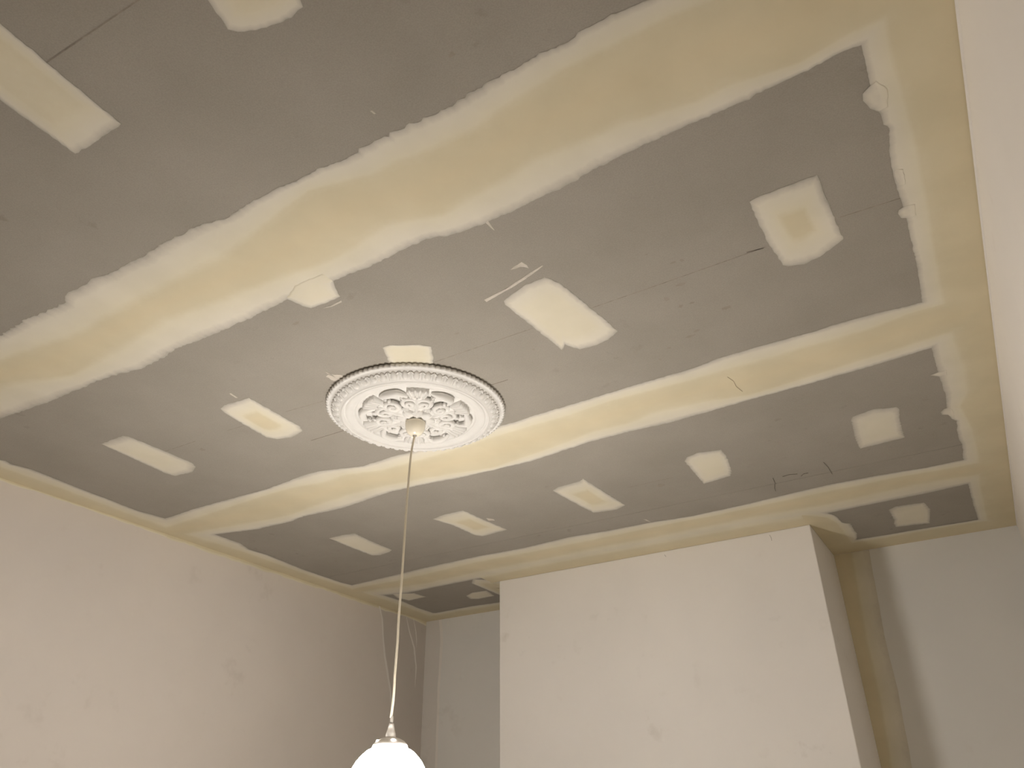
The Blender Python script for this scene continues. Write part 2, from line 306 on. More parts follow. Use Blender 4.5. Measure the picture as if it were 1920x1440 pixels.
TH = .15
wall_left = wall('wall_left', XL-TH, XL, YF-TH, YB+TH, 'long left wall of freshly skimmed pinkish cream plaster')
wall_right = wall('wall_right', XR, XR+TH, YF-TH, YB+TH, 'right wall of cream plaster at the edge of the photo', 'pale')
wall_back = wall('wall_back', XL, XR, YB, YB+TH, 'back wall of greyish plaster in the two alcoves beside the chimney breast', 'back')
wall_front = wall('wall_front', XL, XR, YF-TH, YF, 'plain plaster wall behind the camera')
v, f = box(XCL, XCR, YC, YB, 0, CEIL)
breast = tag(mesh_obj('chimney_breast', v, f, M['chimney']), 'broad plastered chimney breast standing out between two alcoves', 'chimney breast', kind='structure')
bv = breast.modifiers.new('bevel', 'BEVEL'); bv.width = .006; bv.segments = 3
v, f = box(XL-TH, XR+TH, YF-TH, YB+TH, -.1, 0)
floor = tag(mesh_obj('floor', v, f, M['floor']), 'bare timber floor below the frame', 'floor', kind='structure')

# ceiling: joists' deck above, plasterboard sheets nailed under it, then the filler
v, f = box(XL-TH, XR+TH, YF-TH, YB+TH, CEIL+.0131, CEIL+.10)
ceiling = tag(mesh_obj('ceiling', v, f, M['slab']), 'grey plasterboard ceiling with cream filled joints and patches', 'ceiling', kind='structure')
SEAM = [YF, 0.060, 1.255, 2.600, 3.795]
g = .0015
for i in range(4):
    v, f = box(XL, XR, SEAM[i]+g, SEAM[i+1]-g, CEIL, CEIL+.013)
    mesh_obj('plasterboard_sheet', v, f, M['board'], ceiling)
poly = [(XL, SEAM[4]+g), (XR, SEAM[4]+g), (XR, YB), (XCR, YB), (XCR, YC), (XCL, YC), (XCL, YB), (XL, YB)]
v, f = prism(poly, CEIL, CEIL+.013)
mesh_obj('plasterboard_sheet', v, f, M['board'], ceiling)

# ------------------------------------------------------------------ joint compound
def smooth(a, n=3):
    k = np.ones(n)/n
    return np.convolve(np.pad(a, n//2, mode='edge'), k, 'valid')[:len(a)]

def poly_fn(pts, axis):
    p = np.array(pts)
    o = np.argsort(p[:, axis])
    return p[o, axis], p[o, 1-axis]

class Band:
    def __init__(self, name, axis, lines, ts, lo, hi, rough, seed, label, saw=0):
        self.name, self.axis, self.lo, self.hi, self.rough, self.seed, self.label, self.saw = name, axis, lo, hi, rough, seed, label, saw
        self.fn = [poly_fn(l, axis) if not isinstance(l, float) else l for l in lines]
        self.ts = ts
    def lines_at(self, s):
        return [np.full(len(s), q) if isinstance(q, float) else np.interp(s, q[0], q[1]) for q in self.fn]
    def coat(self, x, y):
        s, w = (x, y) if self.axis == 0 else (y, x)
        L = self.lines_at(s)
        sgn = 1 if L[-1][0] > L[0][0] else -1
        t = np.zeros(len(x))
        inside = (s >= self.lo-.001) & (s <= self.hi+.001)
        for (a, b, ta, tb) in zip(L[:-1], L[1:], self.ts[:-1], self.ts[1:]):
            d = (b-a)*sgn
            k = (w-a)*sgn/np.where(np.abs(d) < 1e-5, 1e-5, d)
            ok = inside & (k >= 0) & (k <= 1) & (d > 0)
            t = np.where(ok, np.maximum(t, ta+(tb-ta)*k), t)
        return t

def ctr(a, b):
    pts = []
    xs = np.linspace(XL, XR, 60)
    fa, fb = poly_fn(a, 0), poly_fn(b, 0)
    return [(x, .5*(np.interp(x, *fa)+np.interp(x, *fb))) for x in xs]

def joint(key): o, c1, c2, q = G[key]; return [o, c1, ctr(c1, c2), c2, q]

TJ, TE = (0, .74, 1, .74, 0), (0, .74, 1)
BANDS = [
    Band('joint_band', 0, joint('s1'), TJ, XL, XR, .006, 1, 'widest cream filler band, running across the ceiling nearest the camera', saw=.011),
    Band('joint_band', 0, joint('s2'), TJ, XL, XR, .0035, 2, 'middle cream filler band passing beside the plaster rose'),
    Band('joint_band', 0, joint('s3'), TJ, XL, XR, .002, 3, 'farthest cream filler band in front of the chimney breast'),
    Band('edge_band', 1, [G['r'][0], G['r'][1], XR], TE, YF, YB, .003, 4, 'broad olive filler band along the right wall'),
    Band('edge_band', 1, [G['l'][0], G['l'][1], XL], TE, YF, YB, .002, 5, 'narrow olive filler band along the left wall'),
    Band('edge_band', 0, [G['bl'][0], G['bl'][1], YB], TE, XL, XCL, .002, 6, 'olive filler band along the back of the left alcove'),
    Band('edge_band', 0, [G['br'][0], G['br'][1], YB], TE, XCR, XR, .002, 7, 'olive filler band along the back of the right alcove'),
    Band('edge_band', 0, [G['cf'][0], G['cf'][1], YC], (.42, .74, 1), XCL-.06, XCR+.03, .001, 8, 'olive filler band along the front of the chimney breast'),
    Band('edge_band', 1, [[(-.64, 4.325), (-.60, 4.345), (-.561, 4.431)]+G['cr'][0][3:], [(-.705, 4.33), (-.66, 4.375), (-.61, 4.43)]+G['cr'][1][3:], XCR], TE, 4.325, YB, .004, 9, 'curved olive filler band beside the right flank of the chimney breast'),
]

def union_coat(x, y, skip=None):
    t = np.zeros(len(x))
    for b in BANDS:
        if b is not skip: t = np.maximum(t, b.coat(x, y))
    return t

def skin_depth(t): return .0005 + .0012*np.clip(t, 0, 1)**.7

LAYER = 0
EDGE = ((14,.25),(6,.35),(2,.45),(1,.40))
def build_band(b):
    global LAYER
    n = int((b.hi-b.lo)/.010)+2
    s = np.linspace(b.lo, b.hi, n)
    L = b.lines_at(s)
    jit = b.rough*hash_noise(n, b.seed, EDGE)
    if b.saw:
        ph = np.cumsum(np.random.RandomState(b.seed+50).uniform(.10, .34, n))
        jit2 = jit + b.saw*(ph % 1.0)*np.clip(hash_noise(n, 77, ((60,1),))*1.2+.5, 0, 1)
    else: jit2 = jit
    sgn = 1 if L[-1][0] > L[0][0] else -1
    L = [a.copy() for a in L]
    L[0] += jit2
    if len(L) == 5:
        L[4] += b.rough*hash_noise(n, b.seed+20, EDGE)
        L[1] += .007*hash_noise(n, b.seed+30, ((50,1),(20,.6)))
        L[3] += .007*hash_noise(n, b.seed+31, ((50,1),(20,.6)))
        for i in (1, 2, 3, 4):
            L[i] = L[i-1] + sgn*np.maximum((L[i]-L[i-1])*sgn, .002)
    else:
        L[1] = np.where((L[2]-L[1])*sgn > .002, L[1], L[2]-sgn*.002)
        L[0] = np.where((L[1]-L[0])*sgn > .002, L[0], L[1]-sgn*.002)
    cols, tv = [], []
    for i in range(len(L)-1):
        k = 8 if b.ts[i] != 1 and b.ts[i+1] != 1 else 4
        for j in range(k):
            cols.append(L[i] + (L[i+1]-L[i])*j/k)
            tv.append(b.ts[i] + (b.ts[i+1]-b.ts[i])*j/k)
    cols.append(L[-1]); tv.append(b.ts[-1])
    m = len(cols)
    P = np.stack(cols, 1)
    S = np.repeat(s[:, None], m, 1)
    X, Y = (S, P) if b.axis == 0 else (P, S)
    T = np.maximum(np.repeat(np.array(tv)[None], n, 0).ravel(), union_coat(X.ravel(), Y.ravel(), b))
    Z = CEIL - skin_depth(T) - .00012*LAYER
    LAYER += 1
    V = np.stack([X.ravel(), Y.ravel(), Z], 1)
    F = []
    for i in range(n-1):
        for j in range(m-1):
            a = i*m+j
            F.append((a, a+1, a+m+1, a+m))
    # faces must look down
    p0, p1, p2 = V[F[0][0]], V[F[0][1]], V[F[0][2]]
    if np.cross(p1-p0, p2-p0)[2] > 0: F = [q[::-1] for q in F]
    return mesh_obj(b.name, V, F, M['coat'], ceiling, True, T)

def resample(poly, step, amp, seed):
    rng = np.random.RandomState(seed)
    out = []
    n = len(poly)
    for i in range(n):
        a, b = np.array(poly[i]), np.array(poly[(i+1) % n])
        k = max(1, int(np.linalg.norm(b-a)/step))
        for j in range(k):
            out.append(a+(b-a)*j/k + rng.uniform(-amp, amp, 2)*(1 if j else .2))
    return np.array(out)

def build_patch(key, name, kmax, label=None, core=.45, shift=(0, 0), amp=.0022, mat='coat', z=None, inner=0):
    global LAYER
    o = resample(G['patches'][key], .012, amp, hash(key) % 1000 if False else sum(map(ord, key)))
    area = 0; c = np.zeros(2)
    for i in range(len(o)):
        a, b2 = o[i], o[(i+1) % len(o)]
        w = a[0]*b2[1]-b2[0]*a[1]; area += w; c += (a+b2)*w
    c = c/(3*area)
    rings = (1, .95, .88, .8, .7, .58, .42, .25, .08)
    V, T, F = [], [], []
    n = len(o)
    for s in rings:
        cc = c + np.array(shift)*(1-s)
        for q in o:
            V.append(cc + (q-c)*s)
            T.append(kmax*min(1, (1-s)/core))
    V = np.array(V); T = np.array(T)
    if mat == 'coat':
        u = union_coat(V[:, 0], V[:, 1])
        T = np.maximum(T, u)
        if inner: T = np.maximum(T, np.where(u > .03, inner, 0))
    Z = CEIL - skin_depth(T) - (.00012*LAYER if z is None else z)
    if inner:            # where it lies on its band the outer ring sinks into the band, so no step shows
        Z = np.where((np.arange(len(T)) < n) & (u > .03), CEIL-.0006, Z)
    for r in range(len(rings)-1):
        for i in range(n):
            j = (i+1) % n
            F.append((r*n+i, r*n+j, (r+1)*n+j, (r+1)*n+i))
    F.append(tuple(range((len(rings)-1)*n, len(rings)*n)))
    V3 = np.concatenate([V, Z[:, None]], 1)
    if area > 0: F = [q[::-1] for q in F]
    ob = mesh_obj(name, V3, F, M[mat], ceiling, True, T)
    if label: ob['label'] = label
    return ob

for bd in BANDS:
    tag(build_band(bd), bd.label)
LAYER += 1
for k in ('T1', 'T2', 'T3', 'T4', 'T5', 'T6'):
    build_patch(k, 'compound_smear', .5 if k == 'T1' else .16, 'stray tongue of cream filler at the edge of its band', core=.5, inner=.45 if k == 'T1' else .12)
LAYER = 1
for k, kmax, core, sh, lab in (
    ('P1', .66, .35, (.01, -.02), 'long cream filler patch cut off by the left edge of the photo'),
    ('P2', .66, .45, (.02, -.02), 'cream filler patch cut off by the top edge of the photo'),
    ('P3', .80, .75, (.0, .0), 'tall cream filler patch with tan centre near the right wall'),
    ('P4', .55, 0.42, (-.012, -.006), 'largest cream filler patch between the rose and the right wall'),
    ('P5', .55, 0.38, (0, -.01), 'small cream filler patch peeping out from behind the plaster rose'),
    ('P6', .95, .75, (-.012, .012), 'cream filler patch with olive centre left of the plaster rose'),
    ('P7', .50, 0.55, (-.016, .010), 'narrow cream filler patch farthest left of the rose'),
    ('P8', .40, 0.5, (.004, -.008), 'squarish cream filler patch nearest the right wall in the third row'),
    ('P9', .55, 0.5, (.010, -.004), 'small rounded cream filler patch above the chimney breast'),
    ('P10', .92, .75, (.0, .004), 'cream filler patch with olive centre right of the hanging cord'),
    ('P11', .92, .75, (.005, .02), 'cream filler patch with olive centre just right of the hanging cord'),
    ('P12', .40, 0.5, (-.016, .010), 'cream filler patch just left of the hanging cord'),
    ('P13', .40, .40, (.006, 0), 'cream filler patch in the right alcove ceiling'),
    ('P14', .35, .40, (0, 0), 'cream filler patch behind the cord in the left alcove ceiling'),
    ('P15', .35, .40, (0, 0), 'cream filler patch beside the chimney breast in the left alcove ceiling')):
    build_patch(k, 'filler_patch', kmax, lab, core, sh)
# compound smear wrapping the hidden left flank of the chimney breast
pl = G['cl']
ov = [(XCL+.001, YC), *[pl[1]], *pl[2:], (XCL-.001, pl[-1][1]+.35)]
G['patches']['CL'] = [(XCL, YC-.02), pl[1], pl[2], pl[3], pl[4], (pl[4][0]+.25, pl[4][1]+.2), (XCL, YB-.02)]
LAYER = 12
build_patch('CL', 'edge_band', .74, 'cream filler beside the left flank of the chimney breast', .5)
LAYER = 1
for k in ('K1', 'K2', 'K3', 'K4', 'K5', 'K6', 'K7', 'K8', 'S1'):
    build_patch(k, 'filler_scuff', .1, 'thin pale scrape of dried filler', mat='scuff', amp=.0025 if k in ('K2', 'S1') else .0008, z=0)

# pencil set-out lines along the joists' fixing rows
def strip(pts, w, z):
    V, F = [], []
    for i, p in enumerate(pts):
        a = Vector(pts[max(i-1, 0)]); b = Vector(pts[min(i+1, len(pts)-1)])
        d = (b-a).normalized()
        nrm = Vector((-d.y, d.x))*w/2
        V += [(p[0]+nrm.x, p[1]+nrm.y, z), (p[0]-nrm.x, p[1]-nrm.y, z)]
    for i in range(len(pts)-1): F.append((2*i, 2*i+1, 2*i+3, 2*i+2))
    return V, F

for k, pts in G['lines'].items():
    a, b = Vector(pts[0]), Vector(pts[-1])
    if len(pts) > 2: P = pts
    else: P = [tuple(a.lerp(b, i/6)) for i in range(7)]
    heavy = k in ('A6', 'B1', 'B2')
    V, F = strip(P, .0036 if heavy else .0032, CEIL-.0004)
    tag(mesh_obj('pencil_line', V, F, M['chalk' if heavy else 'faint'], ceiling), 'thin dark pencil line on the grey board')

# smudges left by hands on the board, and stray hairs
rng = np.random.RandomState(3)
for (cx, cy, rx, ry) in SMUDGES:
    n = 14
    P = [(cx+rx*(1+.4*rng.uniform(-1, 1))*math.cos(2*PI*i/n), cy+ry*(1+.4*rng.uniform(-1, 1))*math.sin(2*PI*i/n), CEIL-.0003) for i in range(n)]
    mesh_obj('finger_smudge', P, [tuple(range(n))[::-1]], M['smudge'], ceiling)
for ih, pts in enumerate(CEIL_HAIRS):
    V, F = tube([(x, y, CEIL-.0024) for x, y in pts], [.0009]*len(pts), 5)
    mesh_obj('stray_hair', V, F, M['brush'] if ih == 2 else M['hair'], ceiling)

# ------------------------------------------------------------------ filler and strips on the walls
def wall_sheet(name, parent, mat, axis, val, rows, coats=None, off=.0012, label=None):
    """rows: list of polylines with equal counts; each point (a, z), a along the wall; axis is the wall's normal."""
    n = len(rows[0]); V = []; T = []
    sg = parent_sign[parent.name]
    for r, row in enumerate(rows):
        edge = 0 if r in (0, len(rows)-1) else 1
        for a, z in row:
            d = val + sg*(off if edge or coats is None else off*.5)
            V.append((d, a, z) if axis == 0 else (a, d, z))
            T.append(coats[r] if coats else 0)
    F = []
    for r in range(len(rows)-1):
        for i in range(n-1):
            k = r*n+i
            F.append((k, k+1, k+n+1, k+n))
    p0, p1, p2 = (Vector(V[i]) for i in F[0][:3])
    nn = (p1-p0).cross(p2-p0)
    if nn[axis]*sg < 0: F = [q[::-1] for q in F]
    o = mesh_obj(name, V, F, M[mat], parent, True, T)
    if label: o['label'] = label
    return o

parent_sign = {'wall_left': 1, 'wall_right': -1, 'wall_back': -1, 'chimney_breast': -1}

def up(pts, n, rough=.0, seed=0, col=1, bottom=0.02):
    """resample a traced edge on a wall over z (top to the floor) -> (a(z), z)"""
    z = np.array([p[2] for p in pts]); a = np.array([p[col] for p in pts])
    o = np.argsort(z); z = z[o]; a = a[o]
    zz = np.linspace(CEIL-.004, bottom, n)
    return np.interp(zz, z, a) + rough*hash_noise(n, seed), zz

n = 220
a, zz = up(WL['leftstrip'], n, .004, 3)
e = np.minimum(a+.018+.006*hash_noise(n, 9), YB-.02)
wall_sheet('corner_strip', wall_left, 'taupe', 0, XL, [list(zip(a+.006, zz)), list(zip((a+YB)/2, zz)), list(zip(np.full(n, YB), zz))], off=.0006, label='darker bare plaster strip running up into the corner')
wall_sheet('feathered_ridge', wall_left, 'ridge', 0, XL, [list(zip(a-.004, zz)), list(zip((a+e)/2, zz)), list(zip(e, zz))], off=.0013, label='pale feathered ridge at the edge of the corner strip')
for key, w in (('leftvein', .05), ('leftvein2', .03)):
    pts = WL[key]
    z = np.linspace(max(p[2] for p in pts), min(p[2] for p in pts), 60)
    o = np.argsort([p[2] for p in pts])
    av = np.interp(z, np.array([p[2] for p in pts])[o], np.array([p[1] for p in pts])[o]) + .004*hash_noise(60, 12)
    ww = w*np.sin(np.linspace(.15, PI-.05, 60))*(.8+.3*hash_noise(60, 13))
    wall_sheet('trowel_ridge', wall_left, 'ridge', 0, XL, [list(zip(av-ww*.35, z)), list(zip(av, z)), list(zip(av+ww*.15, z))], off=.0016)
a, zz = up(WL['backstrip'], n, .005, 5, col=0)
wall_sheet('corner_strip', wall_back, 'dull', 1, YB, [list(zip(np.full(n, XL), zz)), list(zip((a+XL)/2, zz)), list(zip(a, zz))], off=.0006, label='dull plaster strip in the corner of the left alcove')
wall_sheet('feathered_ridge', wall_back, 'ridge', 1, YB, [list(zip(a-.012, zz)), list(zip(a, zz)), list(zip(a+.012+.006*hash_noise(n, 15), zz))], off=.0013)
a, zz = up(WL['brown'], n, .004, 6, col=0)
b_ = np.interp(zz, sorted(p[2] for p in WL['grey']), [p[0] for p in sorted(WL['grey'], key=lambda p: p[2])])
wall_sheet('corner_band', wall_back, 'coat', 1, YB, [list(zip(np.full(n, XCR), zz)), list(zip(a-.012, zz)), list(zip(a+.03, zz)), list(zip(a+.07, zz)), list(zip(a+.11, zz))], coats=[1, .95, .45, .2, .12], off=.0010, label='olive filler band in the corner of the right alcove')
# yellow filler lapping from the ceiling joint onto the left wall
n = 420
yy = np.linspace(YF, YB, n)
dep = .026 + .012*hash_noise(n, 21) + .02*np.clip(hash_noise(n, 22, ((35, 1), (12, .5)))-.35, 0, 1)
dep = np.maximum(dep, .008)
wall_sheet('edge_band', wall_left, 'coat', 0, XL, [list(zip(yy, np.full(n, CEIL-.001))), list(zip(yy, CEIL-dep*.55)), list(zip(yy, CEIL-dep*.9)), list(zip(yy, CEIL-dep))], coats=[.95, .72, .4, .25], label='wavy yellow filler lapping down from the ceiling joint')
# rounded bead of lighter plaster at the head of the right wall
V, F = [], []
n = 90
yy = np.linspace(YF, YB, n)
wd = .014*(1+.25*hash_noise(n, 31, ((12, 1), (5, .5))))
for i in range(n):
    for k in range(7):
        q = PI/2*k/6
        V.append((XR - .0045*math.sin(PI*k/6) - .0002, yy[i], CEIL-.0015 - wd[i]*k/6))
for i in range(n-1):
    for k in range(6):
        q = i*7+k
        F.append((q, q+1, q+8, q+7))
nn = (Vector(V[F[0][1]])-Vector(V[F[0][0]])).cross(Vector(V[F[0][2]])-Vector(V[F[0][0]]))
if nn.x > 0: F = [q[::-1] for q in F]
tag(mesh_obj('edge_bead', V, F, M['ridge'], wall_right, True), 'thin pale bead along the ceiling line')
for pts in WL['hairs']:
    V, F = tube([(x, y-.001, z) for x, y, z in pts], [.0008]*len(pts), 5)
    mesh_obj('stray_hair', V, F, M['hair'], breast)

# ------------------------------------------------------------------ ceiling rose
RX, RY, RR = -1.774, 2.211, .362
rose = bpy.data.objects.new('ceiling_rose', None)
COL.objects.link(rose)
rose.location = (RX, RY, CEIL-.0005)
tag(rose, 'round white plaster ceiling rose with scalloped rim and acanthus relief', 'ceiling rose')
R = RR
def rim_scallop(i, a):
    q = abs(math.sin(a*52))
    if i in (1, 2, 3): return (1 + .022*(q-.6), -.0015*q)
    if i in (4, 5): return (1 + .014*(q-.6), -.003*q)
    return (1, 0)
prof = [(.975*R, 0), (.990*R, -.0025), (1.0*R, -.006), (1.0*R, -.011), (.990*R, -.0155), (.975*R, -.0165), (.965*R, -.0150), (.950*R, -.021), (.850*R, -.043), (.83*R, -.047)]
v, f = lathe(prof, 832, scallop=rim_scallop)
mesh_obj('scalloped_rim', v, [q[::-1] for q in f], M['rose'], rose, True)
prof = [(.83*R, -.047), (.825*R, -.0495), (.815*R, -.0500), (.803*R, -.0480), (.798*R, -.0410), (.792*R, -.0385), (.785*R, -.0390), (.779*R, -.0440), (.772*R, -.0455), (.74*R, -.0430), (.705*R, -.0400), (.690*R, -.0405), (.680*R, -.0400), (.674*R, -.0370), (.668*R, -.0310), (.64*R, -.030)]
v, f = lathe(prof, 256)
mesh_obj('ring_moulding', v, [q[::-1] for q in f], M['rose'], rose, True)
v, f = lathe([(.64*R, -.030), (.5*R, -.0305), (.3*R, -.031), (.1*R, -.031), (.002, -.031)], 128)
mesh_obj('medallion_field', v, [q[::-1] for q in f], M['rose'], rose, True)

def relief(fn, nu, nv, base):
    """closed low relief from fn(u, v) -> (x, y, depth); edges drop to `base` depth."""
    V, F = [], []
    for i in range(nu+1):
        for j in range(nv+1):
            x, y, d = fn(i/nu, j/nv*2-1)
            V.append((x, y, -d))
    w = nv+1
    for i in range(nu):
        for j in range(nv):
            a = i*w+j
            F.append((a, a+1, a+w+1, a+w))
    loop = [i*w for i in range(nu+1)] + [nu*w+j for j in range(1, w)] + [i*w+nv for i in range(nu-1, -1, -1)] + [j for j in range(nv-1, 0, -1)]
    o = len(V)
    for k in loop: V.append((V[k][0], V[k][1], -base))
    m = len(loop)
    for i in range(m):
        F.append((loop[i], loop[(i+1) % m], o+(i+1) % m, o+i))
    # consistent outward orientation
    bm = bmesh.new()
    bv_ = [bm.verts.new(p) for p in V]
    for q in F:
        try: bm.faces.new([bv_[i] for i in q])
        except ValueError: pass
    bmesh.ops.recalc_face_normals(bm, faces=bm.faces)
    bm.verts.index_update()
    top = [fc for fc in bm.faces if all(vv.index < o for vv in fc.verts)]
    if sum(fc.normal.z for fc in top) > 0: bmesh.ops.reverse_faces(bm, faces=bm.faces)
    V = [vv.co[:] for vv in bm.verts]; F = [tuple(vv.index for vv in fc.verts) for fc in bm.faces]
    bm.free()
    return V, F

# egg and dart border: each egg in its shell, each dart between
slope = math.atan2(.027, .085*R)
def on_slope(r, lift):          # depth of the sloping border at radius r, lifted off it
    k = (.950*R-r)/(.100*R)
    return .021 + .022*k + lift
def egg_fn(u, v):
    r = .855*R + .088*R*(.5+.5*v)
    wd = .0125*math.sqrt(max(0, 1-(v*.98)**2))*(1.05-.2*v)
    y = wd*(2*u-1)
    h = .0085*math.sqrt(max(0, 1-(2*u-1)**2))*math.sqrt(max(0, 1-v*v*.96))
    return r, y, on_slope(r, h+.0008)
e1 = relief(egg_fn, 8, 8, .014)
shell = []
for k in range(13):
    a = PI*(.08+.84*k/12)
    r = .885*R + .042*R*math.cos(a)*-1*0 + (.03*R)*(-math.sin(a)*1.0) + .022*R
    y = .0195*math.cos(a)
    shell.append((r+.012, y, -on_slope(min(.94*R, r+.012), .001)))
s1 = tube(shell, [.0032]*13, 6)
v, f = join(e1, s1)
egg = mesh_obj('egg_ornament', v, f, M['rose'], rose, True)
def dart_fn(u, v):
    r = .855*R + .088*R*(.5+.5*v)
    y = .0048*(1-.75*abs(v))*(2*u-1)
    return r, y, on_slope(r, .005*(1-abs(2*u-1))*(1-.5*abs(v))+.0008)
v, f = relief(dart_fn, 4, 6, .014)
dart = mesh_obj('dart_ornament', v, f, M['rose'], rose, True)
NE = 48
for k in range(1, NE): link_copy(egg, rose, 2*PI*k/NE)
dart.rotation_euler = (0, 0, PI/NE)
for k in range(1, NE): link_copy(dart, rose, 2*PI*(k+.5)/NE)

# acanthus leaves: lobed, ribbed, bulging, tip curled forward
def leaf_fn(L0, L1, W, H, lobes, curl, bend=0.0):
    def fn(u, v):
        r = L0+(L1-L0)*u
        lob = .62+.38*abs(math.sin(PI*(lobes*u+.12)))
        w = W*(math.sin(PI*min(1, .10+.86*u))**.7)*lob
        fan = abs(v)
        rr = r + .010*fan*abs(math.sin(PI*lobes*u))          # lobes sweep outwards
        y = w*v + bend*u*u
        rib = .35*math.exp(-(v/.10)**2)
        vein = .16*math.cos(PI*(lobes*u*2-2.2*fan))*fan
        bulge = (1-.55*v*v)
        d = .0305 + H*(bulge*(.55+.45*math.sin(PI*u)) + rib + vein)*(1-.35*u) + curl*max(0, u-.72)**2*12
        return rr, y, max(.0315, d)
    return fn
big = relief(leaf_fn(.050, .176, .054, .026, 3.0, .012), 44, 26, .0300)
leaf = mesh_obj('acanthus_leaf', *big, M['rose'], rose, True)
NL = 6
A0 = math.radians(39)      # a fan faces the door side
A1 = A0+PI/NL
leaf.rotation_euler = (0, 0, A1)
for k in range(1, NL): link_copy(leaf, rose, A1+2*PI*k/NL)
# ribbed shell fans near the ring, between the leaves
def fan_fn(u, v):
    r = .158 + .066*u
    y = (.024+.020*u)*v
    rib = abs(math.cos(2*PI*v))
    rr = r - .10*y*y/.03 + .004*rib*u
    d = .033 + (.012+.010*u*(1 if u < .93 else .4))*(.35+.65*rib)
    return rr, y, d
fan = mesh_obj('shell_fan', *relief(fan_fn, 14, 40, .0300), M['rose'], rose, True)
fan.rotation_euler = (0, 0, A1)
for k in range(1, NL): link_copy(fan, rose, A1+2*PI*k/NL)
# C scrolls flanking each fan
def scroll(sg):
    pts, rad = [], []
    for k in range(46):
        q = k/45
        a = 3.9*PI*q
        rr = .036*(1-q)**1.0+.004
        pts.append((.124+rr*math.cos(a+PI), sg*(.036+rr*math.sin(a)*.9), -(.038+.016*q)))
        rad.append(.0040+.0065*math.sin(PI*min(1, .25+.7*q)))
    return tube(pts, rad, 8)
for sg in (1, -1):
    sc_ = mesh_obj('scroll', *scroll(sg), M['rose'], rose, True)
    sc_.rotation_euler = (0, 0, A0)
    for k in range(1, NL): link_copy(sc_, rose, A0+2*PI*k/NL)
# smooth bulging leaves lying along the ring between the fans, their tips hooked inwards
def curl_leaf():
    pts, rad = [], []
    for k in range(34):
        q = k/33
        a = math.radians(-15+31*q)
        rr = .204 + .010*math.sin(PI*q) - .040*max(0, q-.72)**1.5*6
        pts.append((rr*math.cos(a), rr*math.sin(a), -(.036+.008*math.sin(PI*q))))
        rad.append(.003+.0135*math.sin(PI*(.06+.84*q))**.9)
    return tube(pts, rad, 14)
ln = mesh_obj('curled_leaf', *curl_leaf(), M['rose'], rose, True)
ln.rotation_euler = (0, 0, A0)
for k in range(1, NL): link_copy(ln, rose, A0+2*PI*k/NL)
# knobbed side sprigs between the scrolls and the big leaves
def sprig(sg):
    parts = []
    for k in range(5):
        q = k/4
        a = sg*math.radians(20-3*q)
        r0 = .105+.078*q
        w = .0105-.004*abs(q-.4)
        c = (r0*math.cos(a), r0*math.sin(a))
        t_ = (c[0]+.014*math.cos(a+sg*.9), c[1]+.014*math.sin(a+sg*.9))
        parts.append(tube([(c[0], c[1], -.036), ((c[0]+t_[0])/2, (c[1]+t_[1])/2, -.046), (t_[0], t_[1], -.043), (t_[0]+.003*math.cos(a), t_[1]+.003*math.sin(a), -.034)], [w*.5, w*.75, w*.8, w*.3], 10))
    return join(*parts)
for sg in (1, -1):
    sp_ = mesh_obj('side_sprig', *sprig(sg), M['rose'], rose, True)
    sp_.rotation_euler = (0, 0, A1)
    for k in range(1, NL): link_copy(sp_, rose, A1+2*PI*k/NL)
# small buds
def bud():
    pts = []
    parts = []
    for k in range(5):
        a = 2*PI*k/5
        c = (.088+.009*math.cos(a), .009*math.sin(a), -.047)
        parts.append(tube([(c[0], c[1], -.030), (c[0], c[1], -.044), (c[0], c[1], -.050), (c[0], c[1], -.0525)], [.0075, .0078, .005, .001], 8))
    return join(*parts)
bd_ = mesh_obj('bud', *bud(), M['rose'], rose, True)
bd_.rotation_euler = (0, 0, A0)
for k in range(1, NL): link_copy(bd_, rose, A0+2*PI*k/NL)
# inner rosette: petals curling over a hub
def petal_fn(u, v):
    r = .016+.062*u
    w = .024*math.sin(PI*(.18+.74*u))**.8
    d = .042 + .020*math.sin(PI*(.25+.55*u))*(1-.5*v*v) + .004*math.exp(-(v/.15)**2)
    return r, w*v, d
pet = mesh_obj('petal', *relief(petal_fn, 14, 12, .0300), M['rose'], rose, True)
NP = 8
for k in range(1, NP): link_copy(pet, rose, 2*PI*k/NP)
v, f = lathe([(.034, -.030), (.033, -.055), (.030, -.0605), (.022, -.0625), (.001, -.0625)], 40)
mesh_obj('hub', v, [q[::-1] for q in f], M['rose'], rose, True)

# ------------------------------------------------------------------ pendant lamp
pend = bpy.data.objects.new('pendant_lamp', None)
COL.objects.link(pend)
PZ = 3.0165
pend.location = (RX, RY, PZ)
tag(pend, 'glowing white opal pendant lamp on a long cream cord below the plaster rose', 'lamp')
def P(x, y, z): return (x-RX, y-RY, z-PZ)
v, f = lathe([(.001, 0), (.036, 0), (.0405, -.002), (.0415, -.008), (.0412, -.018), (.039, -.030), (.034, -.042), (.026, -.0525), (.017, -.0585), (.010, -.0605), (.0085, -.0600), (.0075, -.054), (.002, -.054)], 64)
mesh_obj('ceiling_cap', v, [q[::-1] for q in f], M['cap'], pend, True)
v, f = lathe([(.0082, -.0585), (.0078, -.063), (.0045, -.064), (.003, -.060)], 24)
tag(mesh_obj('cord_grip', v, [q[::-1] for q in f], M['grip'], pend, True), 'dark cord grip')
CP = [(RX, RY, 2.960), (-1.783, 2.205, 2.86), (-1.7865, 2.2025, 2.62), (-1.7868, 2.2020, 2.384), (-1.7885, 2.2010, 2.24), (-1.7880, 2.2018, 2.15), (-1.7892, 2.2010, 2.06), (-1.7892, 2.2012, 1.973), (-1.7925, 2.1985, 1.905)]
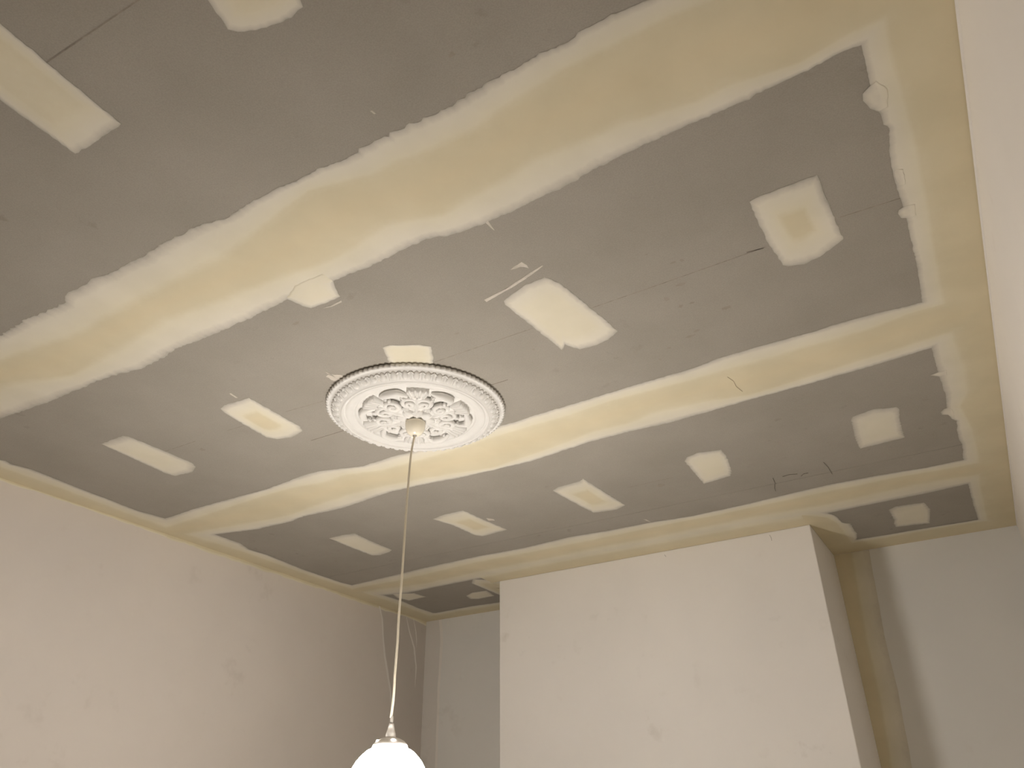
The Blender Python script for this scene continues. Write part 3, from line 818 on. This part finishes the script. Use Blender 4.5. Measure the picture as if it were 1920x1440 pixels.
def catmull(pts, k=10):
    pts = [Vector(p) for p in pts]
    out = []
    for i in range(len(pts)-1):
        p0, p1, p2, p3 = pts[max(i-1, 0)], pts[i], pts[i+1], pts[min(i+2, len(pts)-1)]
        for j in range(k):
            t = j/k
            out.append(.5*((2*p1)+(p2-p0)*t+(2*p0-5*p1+4*p2-p3)*t*t+(3*p1-p0-3*p2+p3)*t**3))
    out.append(pts[-1])
    return out
cpts = catmull(CP)
v, f = tube([P(*p) for p in cpts], [.0042]*len(cpts), 10)
mesh_obj('cord', v, f, M['cord'], pend, True)
LX, LY = -1.7905, 2.2005
def lz(prof, seg=64, closed=False): 
    v, f = lathe(prof, seg, closed)
    return [P(x+LX, y+LY, z) for x, y, z in v], f
v, f = lz([(.0035, 1.910), (.0052, 1.908), (.0055, 1.898), (.0052, 1.886), (.003, 1.884)], 20)
tag(mesh_obj('flex_sleeve', v, [q[::-1] for q in f], M['grip'], pend, True), 'grey flex sleeve')
v, f = lz([(.004, 1.8885), (.0075, 1.887), (.009, 1.880), (.0125, 1.866), (.0165, 1.853), (.0172, 1.848), (.0172, 1.838), (.004, 1.836)], 32)
mesh_obj('lamp_holder', v, [q[::-1] for q in f], M['white'], pend, True)
v, f = lz([(.015, 1.8445), (.030, 1.8410), (.046, 1.8330), (.056, 1.8220), (.059, 1.8125), (.057, 1.8125), (.054, 1.8210), (.045, 1.8310), (.030, 1.8390), (.015, 1.8425)], 64, True)
gal = mesh_obj('gallery', v, [q[::-1] for q in f], M['white'], pend, True)
# two glowing beads added on the closed gallery to imitate bright spots of light
for ang, rad in ((GLOW_BEADS)):
    c = (LX+rad*math.cos(ang), LY+rad*math.sin(ang), 1.8325)
    parts = []
    rows = 6
    V, F = [], []
    for i in range(rows+1):
        th = PI*i/rows
        for k in range(12):
            a = 2*PI*k/12
            q = Vector((.0072*math.sin(th)*math.cos(a), .0035*math.sin(th)*math.sin(a), .0030*math.cos(th)))
            q.rotate(Matrix.Rotation(ang+PI/2, 3, 'Z'))
            V.append(P(c[0]+q.x, c[1]+q.y, c[2]+q.z))
    for i in range(rows):
        for k in range(12):
            F.append((i*12+k, (i+1)*12+k, (i+1)*12+(k+1) % 12, i*12+(k+1) % 12))
    vo = mesh_obj('glow_bead', V, F, M['shade'], gal, True)
out = [(.050, 1.8115), (.060, 1.8100), (.068, 1.8075), (.078, 1.8010), (.092, 1.7880), (.106, 1.7720), (.119, 1.7500), (.135, 1.7200), (.149, 1.6880), (.159, 1.6550), (.163, 1.6250), (.163, 1.6100)]
inn = [(r-.004, z-.003) for r, z in out[::-1]]
v, f = lz(out+inn, 96, True)
mesh_obj('opal_shade', v, [q[::-1] for q in f], M['shade'], pend, True)
v, f = lz([(.001, 1.650), (.015, 1.653), (.026, 1.664), (.030, 1.680), (.027, 1.700), (.018, 1.725), (.014, 1.750), (.013, 1.836), (.004, 1.837)], 32)
mesh_obj('bulb', v, f, M['shade'], pend, True)
